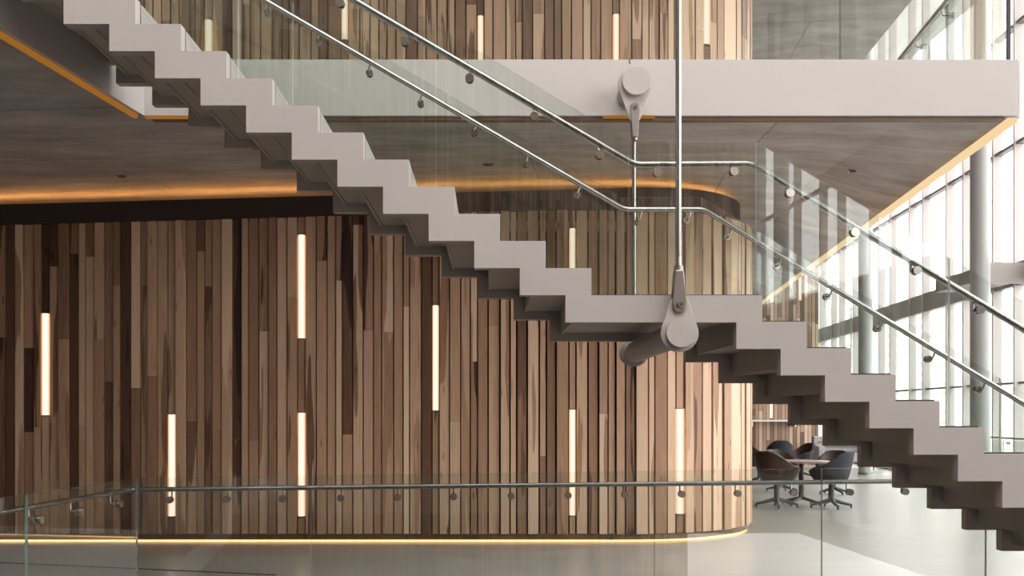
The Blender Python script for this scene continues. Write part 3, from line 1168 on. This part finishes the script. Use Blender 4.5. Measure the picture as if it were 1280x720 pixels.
# front hanger: rod from above the frame, clevis, pin
hg = thing('hanger_rod', 'tall steel hanger rod in front of the stair, ending in a clevis at the landing', 'hanger rod', (c.x, YP0, c.z + 0.12))
ry = (YP0 + YP1) / 2
top = P(847.5, 333, ry)
xr = P(848, 333, ry).x
tube('rod', [(xr, ry, P(0, 330, ry).z), (xr, ry, Z_ROOF)], 0.0185, M_STEEL, hg, 20)
tube('threaded_neck', [(xr, ry, P(0, 335, ry).z), (xr, ry, P(0, 321, ry).z)], 0.0195, M_STEELD, hg, 12)
bm = bmesh.new()
zt, zb, zm = P(0, 332.5, ry).z, P(0, 391, ry).z, P(0, 362, ry).z
bm_tube(bm, [(xr, ry, zt), (xr, ry, zm)], [0.029, 0.036], 20)
cl = from_bm('clevis', bm, M_CLEVIS, hg)
smooth_by_angle(cl)
for ya, yb in ((YP0 - 0.028, YP0 - 0.001), (YP1 + 0.001, YP1 + 0.028)):
    k = 0.041
    pts = [(xr - 0.027, zt - 0.03), (xr - k, zb + 0.07), (xr - k, zb + 0.028), (xr - k * 0.7, zb), (xr + k * 0.7, zb), (xr + k, zb + 0.028), (xr + k, zb + 0.07), (xr + 0.027, zt - 0.03)]
    prism('clevis_cheek', pts, 'y', ya, yb, M_CLEVIS, hg, bevel=0.006)
zp = P(0, 381.5, ry).z
tube('pin', [(xr + 0.006, YP0 - 0.045, zp), (xr + 0.006, YP0 - 0.02, zp)], 0.020, M_STEEL, hg, 20)
tube('pin_socket', [(xr + 0.006, YP0 - 0.0465, zp), (xr + 0.006, YP0 - 0.045, zp)], 0.010, M_GASK, hg, 6)

# rear hanger from the fascia bracket down to the rear end of the tube
YQ = 8.50
q = P(793.5, 104, YQ)
br = thing('hanger_bracket', 'round steel bracket with teardrop plate fixed to the long grey fascia', 'bracket', (q.x, YQ, q.z - 0.3))
tube('stub_tube', [(q.x, YQ + 0.02, q.z), (q.x, Y_FA - ft - 0.001, q.z)], 0.105, M_PAINT, br, 40)
tube('end_cap', [(P(794.3, 103, YQ).x, YQ - 0.065, q.z), (P(794.3, 103, YQ).x, YQ - 0.014, q.z)], 0.1135, M_PAINT, br, 48)
qa = P(793.3, 152, YQ)
prism('gusset_plate', gusset_pts(q.x, q.z, 0.139, qa.x, qa.z, 0.045), 'y', YQ - 0.014, YQ + 0.014, M_FASCIA, br, bevel=0.003)
h2 = thing('hanger_rod', 'short steel hanger rod from the fascia bracket down behind the landing', 'hanger rod', (q.x, YQ, cb.z + 0.2))
xq = qa.x
z175, z130 = P(0, 175.5, YQ).z, P(0, 130.5, YQ).z
bm = bmesh.new()
bm_tube(bm, [(xq, YQ, z175), (xq, YQ, qa.z - 0.02)], [0.025, 0.032], 18)
smooth_by_angle(from_bm('clevis', bm, M_CLEVIS, h2))
for ya, yb in ((YQ - 0.040, YQ - 0.0145), (YQ + 0.0145, YQ + 0.04)):
    k = 0.035
    pts = [(xq - 0.024, z175 + 0.02), (xq - k, z130 - 0.06), (xq - k, z130 - 0.02), (xq - k * 0.7, z130), (xq + k * 0.7, z130), (xq + k, z130 - 0.02), (xq + k, z130 - 0.06), (xq + 0.024, z175 + 0.02)]
    prism('clevis_cheek', pts, 'y', ya, yb, M_CLEVIS, h2, bevel=0.005)
zp = P(0, 135.5, YQ).z
tube('pin', [(xq, YQ - 0.055, zp), (xq, YQ - 0.03, zp)], 0.019, M_STEEL, h2, 18)
tube('pin_socket', [(xq, YQ - 0.0565, zp), (xq, YQ - 0.055, zp)], 0.009, M_GASK, h2, 6)
tube('rod', [(xq, YQ + 0.03, cb.z + 0.24), (xq, YQ + 0.03, z175 + 0.02)], 0.0155, M_STEEL, h2, 16)


# ------------------------------------------------------------------ glass balustrades of the floors
def balustrade_run(parent, a, b, z0, z1, joints, th=0.018, slope=0.0):
    """panels on the plan line a-b, split at the given fractions"""
    d = b - a
    u = d.normalized()
    n = Vector((-u.y, u.x))
    fs = [0.0] + joints + [1.0]
    for f0, f1 in zip(fs, fs[1:]):
        p0 = a + d * f0 + u * 0.004
        p1 = a + d * f1 - u * 0.004
        pts = [p0 - n * th / 2, p1 - n * th / 2, p1 + n * th / 2, p0 + n * th / 2]
        o = prism('glass_panel', [(p.x, p.y) for p in pts], 'z', z0, z1, M_GLASS, parent)
        o.data.materials.append(M_EDGE)
        if slope:
            for v in o.data.vertices:
                if v.co.z > z0 + 0.01:
                    v.co.z += slope * (v.co.x - a.x)
        for p in o.data.polygons:
            if abs(p.normal.x * n.x + p.normal.y * n.y) < 0.5:
                p.material_index = 1


def rail_clamp(parent, pg, n, z_disc, z_rail, d_rail, sh=0.0, u=None):
    """clamp on a floor balustrade: n points from the glass to the rail"""
    bm = bmesh.new()
    v = lambda k, z: Vector((pg.x + n.x * k, pg.y + n.y * k, z))
    bm_tube(bm, [v(-0.028, z_disc), v(-0.009, z_disc)], 0.030, 16)
    bm_tube(bm, [v(0.009, z_disc), v(0.028, z_disc)], 0.030, 16)
    bm_tube(bm, rounded([v(0.02, z_disc), v(d_rail, z_disc), v(d_rail, z_rail - 0.012)], 0.022, 3), 0.008, 8)
    smooth_by_angle(from_bm('rail_clamp', bm, M_STEELD, parent))


Z_BR, Z_BG = 0.93, 1.037
zbr = lambda x: Z_BR + 0.0094 * (x - BC.x)
bal = thing('glass_balustrade', 'frameless glass balustrade with steel handrail around the lower void', 'balustrade', (BC.x, BC.y, 0))
bdir = Vector((1, BK)).normalized()
bend = BC + bdir * ((VR - BC.x) / bdir.x)


def on_line(px):
    t = (px - VX) / F
    y = (BC.y - BK * BC.x) / (1 - BK * t)
    return Vector((t * y, y))


Lr = (bend - BC).length
balustrade_run(bal, BC, bend, 0.0, Z_BG, [(on_line(px) - BC).length / Lr for px in (389, 604, 818, 1027, 1232)], slope=0.0125)
ldir = Vector((-0.0897, -1)).normalized()      # left run comes toward the viewer
lend = BC + ldir * 6.6
jl = [1.78 / 6.6, 3.5 / 6.6, 5.1 / 6.6]
balustrade_run(bal, BC, lend, 0.0, Z_BG, jl)
nb = Vector((-bdir.y, bdir.x))                  # floor side of the long run
nl = Vector((ldir.y, -ldir.x))                  # floor side of the left run
if nl.x > 0: nl = -nl
DR = 0.075
pc = BC + nb * DR + nl * DR
rl = tube('handrail', rounded([(*(lend + nl * DR), Z_BR), (*pc, Z_BR), (*(bend + nb * DR), zbr(bend.x))], 0.03, 4), 0.0205, M_STEEL, bal, 16)
for px in (212, 283, 353, 426, 497, 567, 639, 710, 781, 852, 922, 992, 1062, 1131, 1200):
    p = on_line(px)
    rail_clamp(rl, p, nb, zbr(p.x) - 0.085, zbr(p.x), DR)
for s in (0.35, 1.02, 1.62, 2.28, 2.95):
    rail_clamp(rl, BC + ldir * s, nl, Z_BR - 0.085, Z_BR, DR)

ub = thing('glass_balustrade', 'frameless glass balustrade standing on the upper floor slab behind the fascia', 'balustrade', (0, Y_FA + 0.03, Z_UP))
a = Vector((-2.75, Y_FA + 0.03)); b = Vector((slab_r(Y_FA) - 0.05, Y_FA + 0.03))
Ls = b.x - a.x
xj = P(1050, 0, Y_FA + 0.03).x
jj = []
x = xj
while x > a.x + 0.3:
    jj.append((x - a.x) / Ls)
    x -= 1.62
balustrade_run(ub, a, b, Z_UP, Z_UP + 1.2, sorted(jj))
a2 = b; b2 = Vector((slab_r(24) - 0.05, 24.0))
L2 = (b2 - a2).length
balustrade_run(ub, a2, b2, Z_UP, Z_UP + 1.2, [k * 1.6 / L2 for k in range(1, int(L2 / 1.6) + 1)])
box('corner_post', b.x - 0.005, b.x + 0.022, b.y - 0.018, b.y + 0.01, Z_UP, Z_UP + 1.2, M_GASK, ub)
n2 = Vector((-(b2 - a2).normalized().y, (b2 - a2).normalized().x))
if n2.x > 0: n2 = -n2
p = b + Vector((-0.08, 0.08))
rl2 = tube('handrail', rounded([(a.x, a.y + 0.08, 5.69), (p.x, p.y, 5.69), (*(b2 + n2 * 0.08), 5.69)], 0.03, 4), 0.0215, M_STEELD, ub, 14)
k = 0.6
while k < L2:
    rail_clamp(rl2, a2 + (b2 - a2).normalized() * k, n2, 5.60, 5.69, 0.08)
    k += 0.9

# thin dark joint strip in the floor behind the lower balustrade
fj0, fj1 = P(-60, 700, 1).copy(), None
def floor_pt(px, py):
    y = F * H / (py - VY)
    return Vector(((px - VX) * y / F, y))
j0, j1 = floor_pt(-120, 698), floor_pt(345, 719)
u = (j1 - j0).normalized(); n = Vector((-u.y, u.x)) * 0.012
js = prism('trim_7', [tuple(j0 - n), tuple(j1 - n), tuple(j1 + n), tuple(j0 + n)], 'z', 0.0, 0.006, M_GASK)
tag(js, 'thin dark metal joint strip running across the polished floor', 'trim', kind='structure')

# ------------------------------------------------------------------ the glazed facade
PER, W1 = 2.7, 1.65
LU = math.sqrt(1 + FK * FK)


def mesh_box(name, x0, x1, y0, y1, z0, z1, mat):
    bm = bmesh.new()
    bm_box(bm, x0, x1, y0, y1, z0, z1)
    bmesh.ops.recalc_face_normals(bm, faces=bm.faces)
    me = bpy.data.meshes.new(name)
    bm.to_mesh(me); bm.free()
    me.materials.append(mat)
    return me


rows = [(0.12, 2.18), (2.22, 4.14), (4.60, 6.97), (7.03, 9.37), (9.43, 12.9)]
mw = 0.03
parts = []
for x in (0.0, W1):
    parts.append(('mullion', mesh_box('mullion', x * LU - mw, x * LU + mw, -0.03, 0.16, 0.0, Z_ROOF, M_MULL)))
for x0, x1 in ((0.0, W1), (W1, PER)):
    for z0, z1 in rows:
        parts.append(('pane', mesh_box('pane', x0 * LU + mw, x1 * LU - mw, -0.012, 0.012, z0, z1, M_PANE)))
    for z0, z1, m, d in ((0.0, 0.12, M_TRANS, 0.1), (2.18, 2.22, M_TRANS, 0.09), (6.97, 7.03, M_TRANS, 0.12), (9.37, 9.43, M_TRANS, 0.12)):
        parts.append(('transom', mesh_box('transom', x0 * LU + mw, x1 * LU - mw, -0.02, d, z0, z1, m)))
    parts.append(('spandrel', mesh_box('spandrel', x0 * LU + mw, x1 * LU - mw, -0.02, 0.14, 4.14, 4.60, M_SPAN)))
for i, k in enumerate(range(-15, 5)):
    y = 24.45 + PER * k
    t = thing('window_%d' % (i + 1), 'tall bay of the glazed facade with pale mullions', 'window', (fac_x(y), y, 0), kind='structure', rot=FANG)
    for nm, me in parts:
        if y < 1.0 and nm == 'pane' and me.vertices[0].co.z < 4.0:
            continue
        o = bpy.data.objects.new(nm, me)
        COL.objects.link(o)
        o.parent = t

# unseen panels added across the void to keep daylight out of the glass reflections
pan = [mesh_box('added_panel', x0 * LU + mw, x1 * LU - mw, -0.02, 0.02, 0.12, 4.14, M_BRONZE) for x0, x1 in ((0.0, W1), (W1, PER))]
for t in [o for o in COL.objects if o.name.startswith('window_') and o.type == 'EMPTY' and o.location.y < 1.0 and o.location.z < 1]:
    for me in pan:
        o = bpy.data.objects.new('added_panel', me)
        COL.objects.link(o)
        o.parent = t

# round columns inside the facade
for i, yc in enumerate((19.27, 26.8, 34.3, 11.75, 4.2, -3.3, -10.8)):
    xcol = 7.6 + FK * yc
    t = thing('column', ['smooth grey round column rising past the slab beside the glazed facade',
                         'round column farther along the facade, seen through the stair glass',
                         'round column at the far end of the facade',
                         'round column by the facade beside the foot of the stair',
                         'round column by the facade across the void',
                         'round column by the facade near the facing timber wall',
                         'round column by the facade in front of the facing timber wall'][i], 'column', (xcol, yc, 0), 'round columns along the facade')
    tube('shaft', [(xcol, yc, 0.06), (xcol, yc, Z_ROOF - 0.01)], 0.175, M_COLUMN, t, 32)
    tube('base_collar', [(xcol, yc, 0.001), (xcol, yc, 0.06)], 0.19, M_STEELD, t, 32)

# short grey balcony slab between column and facade
bal2 = thing('balcony', 'short pale grey balcony slab beside the round column at the facade', 'balcony', (9.9, 20.3, 4.1))
box('fascia', 9.55, fac_x(20) - 0.18, 20.0, 20.06, 4.10, 4.51, M_FASCIA, bal2)
box('deck', 9.55, fac_x(20) - 0.18, 20.06, 22.2, 4.18, 4.44, M_CONC, bal2)

# guard rail along the facade
gr = thing('guard_rail', 'low glass guard rail with steel top running along the glazed facade', 'railing', (fac_x(20) - 0.4, 20, 0))
ga, gb = Vector((fac_x(12) - 0.35, 12)), Vector((fac_x(26) - 0.35, 26))
balustrade_run(gr, ga, gb, 0.0, 1.05, [0.125 * i for i in range(1, 8)], 0.014)
ng = Vector((-1, FK)).normalized()
rl3 = tube('handrail', [(*(ga + ng * 0.06), 1.1), (*(gb + ng * 0.06), 1.1)], 0.02, M_STEELD, gr, 10)
for i in range(14):
    rail_clamp(rl3, ga + (gb - ga) * ((i + 0.5) / 14), ng, 1.0, 1.1, 0.06)

# ------------------------------------------------------------------ far timber wall with shelf and lamps
YW2 = 31.5
wf_ = box('wall_far', 3.7, P(1023, 0, YW2).x, YW2, YW2 + 0.3, 0.0, 8.6, M_WOODFAR)
tag(wf_, 'far timber slat wall behind the cafe seating', 'wall', kind='structure')
for px, ya, yb, lab in ((1000, 343, 376, 'thin lamp high on the far timber wall under the yellow slab edge'),
                        (964.5, 366, 379, 'short thin lamp high on the far timber wall beside the stair'),
                        (964, 503, 523, 'thin lamp on the far timber wall above the narrow shelf')):
    c0 = P(px, yb, YW2); c1 = P(px, ya, YW2)
    wall_lamp(Vector((c0.x - 0.05, YW2 - 0.002)), Vector((c0.x + 0.05, YW2 - 0.002)), c0.z, c1.z, lab, 'lamps on the far timber wall', 0.0)
z_sh = P(0, 525, YW2 - 0.3).z
sh = thing('shelf', 'long narrow pale shelf fixed to the far timber wall', 'shelf', (7.9, YW2 - 0.2, z_sh))
box('board', 6.2, 9.6, YW2 - 0.35, YW2 - 0.002, z_sh - 0.05, z_sh, M_WHITE, sh, bevel=0.005)
for xb in (6.6, 7.9, 9.2):
    box('support', xb - 0.02, xb + 0.02, YW2 - 0.3, YW2 - 0.002, z_sh - 0.2, z_sh - 0.05, M_STEELD, sh)
for i, px in enumerate((943, 950, 957, 976, 981)):
    g = P(px, 0, YW2 - 0.2)
    t = thing('drinking_glass', 'small clear tumbler standing on the narrow shelf', 'glass', (g.x, g.y, z_sh), 'tumblers on the shelf')
    tube('cup', [(g.x, g.y, z_sh + 0.004), (g.x, g.y, z_sh + 0.12)], [0.03, 0.04], M_GLASS, t, 12)
    tube('foot', [(g.x, g.y, z_sh), (g.x, g.y, z_sh + 0.004)], 0.03, M_EDGE, t, 12)


# ------------------------------------------------------------------ cafe furniture
def star_base(parent, r, z_top, local=True):
    """pedestal with four splayed feet"""
    tube('pedestal', [(0, 0, 0.09), (0, 0, z_top)], [0.045, 0.040], M_LEG, parent, 14, local=True)
    for i in range(4):
        a = math.pi / 4 + i * math.pi / 2
        ca, sa = math.cos(a), math.sin(a)
        bm = bmesh.new()
        bm_tube(bm, [(0.02 * ca, 0.02 * sa, 0.125), (r * 0.55 * ca, r * 0.55 * sa, 0.078), (r * ca, r * sa, 0.045)], [0.032, 0.026, 0.018], 8)
        bm_tube(bm, [(r * 0.97 * ca, r * 0.97 * sa, 0.0), (r * 0.97 * ca, r * 0.97 * sa, 0.04)], 0.016, 8)
        smooth_by_angle(from_bm('foot', bm, M_LEG, parent, local=True))


def tub_shell(parent, mat, name, r0, r1, zlo, back, arm, th, inner=False):
    """curved tub back: open toward +X local"""
    bm = bmesh.new()
    na, nz = 28, 8
    grid = []
    for i in range(na + 1):
        a = math.pi + (i / na - 0.5) * math.radians(275)
        w = abs(i / na - 0.5) * 2
        top = arm + (back - arm) * (0.5 + 0.5 * math.cos(math.pi * min(1, max(0, (w - 0.12) / 0.62))))
        if w > 0.8:
            top -= (w - 0.8) / 0.2 * 0.07
        row_o, row_i = [], []
        for j in range(nz + 1):
            t = j / nz
            z = zlo + (top - zlo) * t
            rr = r0 + (r1 - r0) * (t ** 0.6)
            row_o.append(bm.verts.new((rr * math.cos(a) * 1.02 - 0.0, rr * math.sin(a) * 1.08, z)))
            ri = rr - th
            row_i.append(bm.verts.new((ri * math.cos(a) * 1.02, ri * math.sin(a) * 1.08, z + (0.012 if j == nz else 0))))
        grid.append((row_o, row_i))
    for i in range(na):
        o0, i0 = grid[i]; o1, i1 = grid[i + 1]
        for j in range(nz):
            bm.faces.new((o0[j], o1[j], o1[j + 1], o0[j + 1]))
            bm.faces.new((i0[j], i0[j + 1], i1[j + 1], i1[j]))
        bm.faces.new((o0[nz], o1[nz], i1[nz], i0[nz]))
        bm.faces.new((o0[0], i0[0], i1[0], o1[0]))
    for g, rev in ((grid[0], False), (grid[-1], True)):
        o_, i_ = g
        for j in range(nz):
            bm.faces.new((o_[j], o_[j + 1], i_[j + 1], i_[j]))
    return smooth_by_angle(from_bm(name, bm, mat, parent, local=True), 0.9)


def make_chair(label, loc, ang, outer, inner, sc=1.0):
    t = thing('tub_chair', label, 'chair', loc, 'tub chairs of the cafe')
    t.rotation_euler = (0, 0, ang)
    t.scale = (sc, sc, sc)
    star_base(t, 0.31, 0.40)
    tub_shell(t, outer, 'outer_shell', 0.20, 0.325, 0.39, 0.84, 0.62, 0.022)
    tub_shell(t, inner, 'inner_lining', 0.178, 0.302, 0.395, 0.832, 0.612, 0.03)
    bm = bmesh.new()
    bm_tube(bm, [(0.03, 0, 0.385), (0.03, 0, 0.40), (0.03, 0, 0.455), (0.03, 0, 0.475)], [0.17, 0.22, 0.235, 0.20], 24)
    smooth_by_angle(from_bm('seat_cushion', bm, inner, t, local=True), 0.9)
    return t


def floor_at(px, y):
    return ((px - VX) * y / F, y, 0.0)


tb_ = thing('cafe_table', 'round tan cafe table on a star base between the tub chairs', 'table', floor_at(1001.5, 18.0))
star_base(tb_, 0.36, 0.735)
tube('table_top', [(0, 0, 0.738), (0, 0, 0.742), (0, 0, 0.764), (0, 0, 0.768)], [0.47, 0.48, 0.48, 0.475], M_TOP, tb_, 48, local=True)
R = math.radians
make_chair('brown tub chair beside the table with one low arm toward the round table', floor_at(971, 17.55), R(35), M_BROWN, M_BROWN, 1.12)
make_chair('charcoal tub chair turned toward the round table, its straight back outward', floor_at(1039, 17.39), R(135), M_NAVY, M_BROWN, 1.12)
make_chair('brown tub chair with a pale rim facing the round table from behind', floor_at(977, 21.0), R(-75), M_BROWN, M_BROWN)
make_chair('dark brown tub chair behind the charcoal one, across the table', floor_at(1042, 20.4), R(-120), M_NAVY, M_BROWN)
make_chair('dark tub chair half hidden by the rounded end of the timber wall', floor_at(949, 23.4), R(20), M_BROWN, M_BROWN)
make_chair('two-tone tub chair with brown lining and charcoal back near the far wall', floor_at(1001, 25.6), R(200), M_NAVY, M_BROWN)
make_chair('charcoal tub chair farthest back, in front of the far timber wall', floor_at(975, 28.3), R(80), M_NAVY, M_NAVY)
make_chair('dark lounge chair by the facade guard rail beside the column', (9.35, 18.6, 0), R(160), M_NAVY, M_NAVY, 1.1)
make_chair('dark lounge chair by the facade guard rail next to another one', (9.25, 17.6, 0), R(200), M_NAVY, M_NAVY, 1.1)

# grey upholstered bench at the far end by the windows
be = thing('sofa', 'long grey upholstered sofa with dark piping near the far windows', 'sofa', (10.1, 29.6, 0))
box('seat', 9.35, 10.95, 29.2, 29.95, 0.2, 0.45, M_BENCH, be, bevel=0.03)
box('backrest', 9.35, 10.95, 29.95, 30.15, 0.2, 0.92, M_BENCH, be, bevel=0.03)
for xx in (9.35, 10.95):
    box('armrest', xx - 0.09, xx + 0.09, 29.2, 30.1, 0.18, 0.66, M_BENCH, be, bevel=0.03)
for z in (0.46, 0.6, 0.74):
    box('piping', 9.46, 10.84, 29.935, 29.948, z, z + 0.02, M_GASK, be)
for xx in (9.45, 10.85):
    for y in (29.3, 29.98):
        tube('leg', [(xx, y, 0), (xx, y, 0.19)], [0.02, 0.03], M_GASK, be, 8)

# ------------------------------------------------------------------ outside
tag(box('ground_outside', -300, 400, -300, 600, -6.2, -6.0, M_GROUND), 'pale street paving outside the facade', 'ground', kind='structure')
tw = thing('office_building', 'pale office block with a fine window grid beyond the facade', 'building', (110, 260, -6))
box('block', 78, 150, 250, 275, -6, 27, M_TOWER, tw)
box('plant_room', 95, 120, 256, 270, 27, 31, M_WHITE, tw)
tw = thing('office_building', 'second pale office block standing nearer and to the side of the first', 'building', (110, 170, -6))
box('block', 84, 130, 165, 190, -6, 17, M_TOWER, tw)
box('plant_room', 92, 115, 170, 185, 17, 20, M_WHITE, tw)
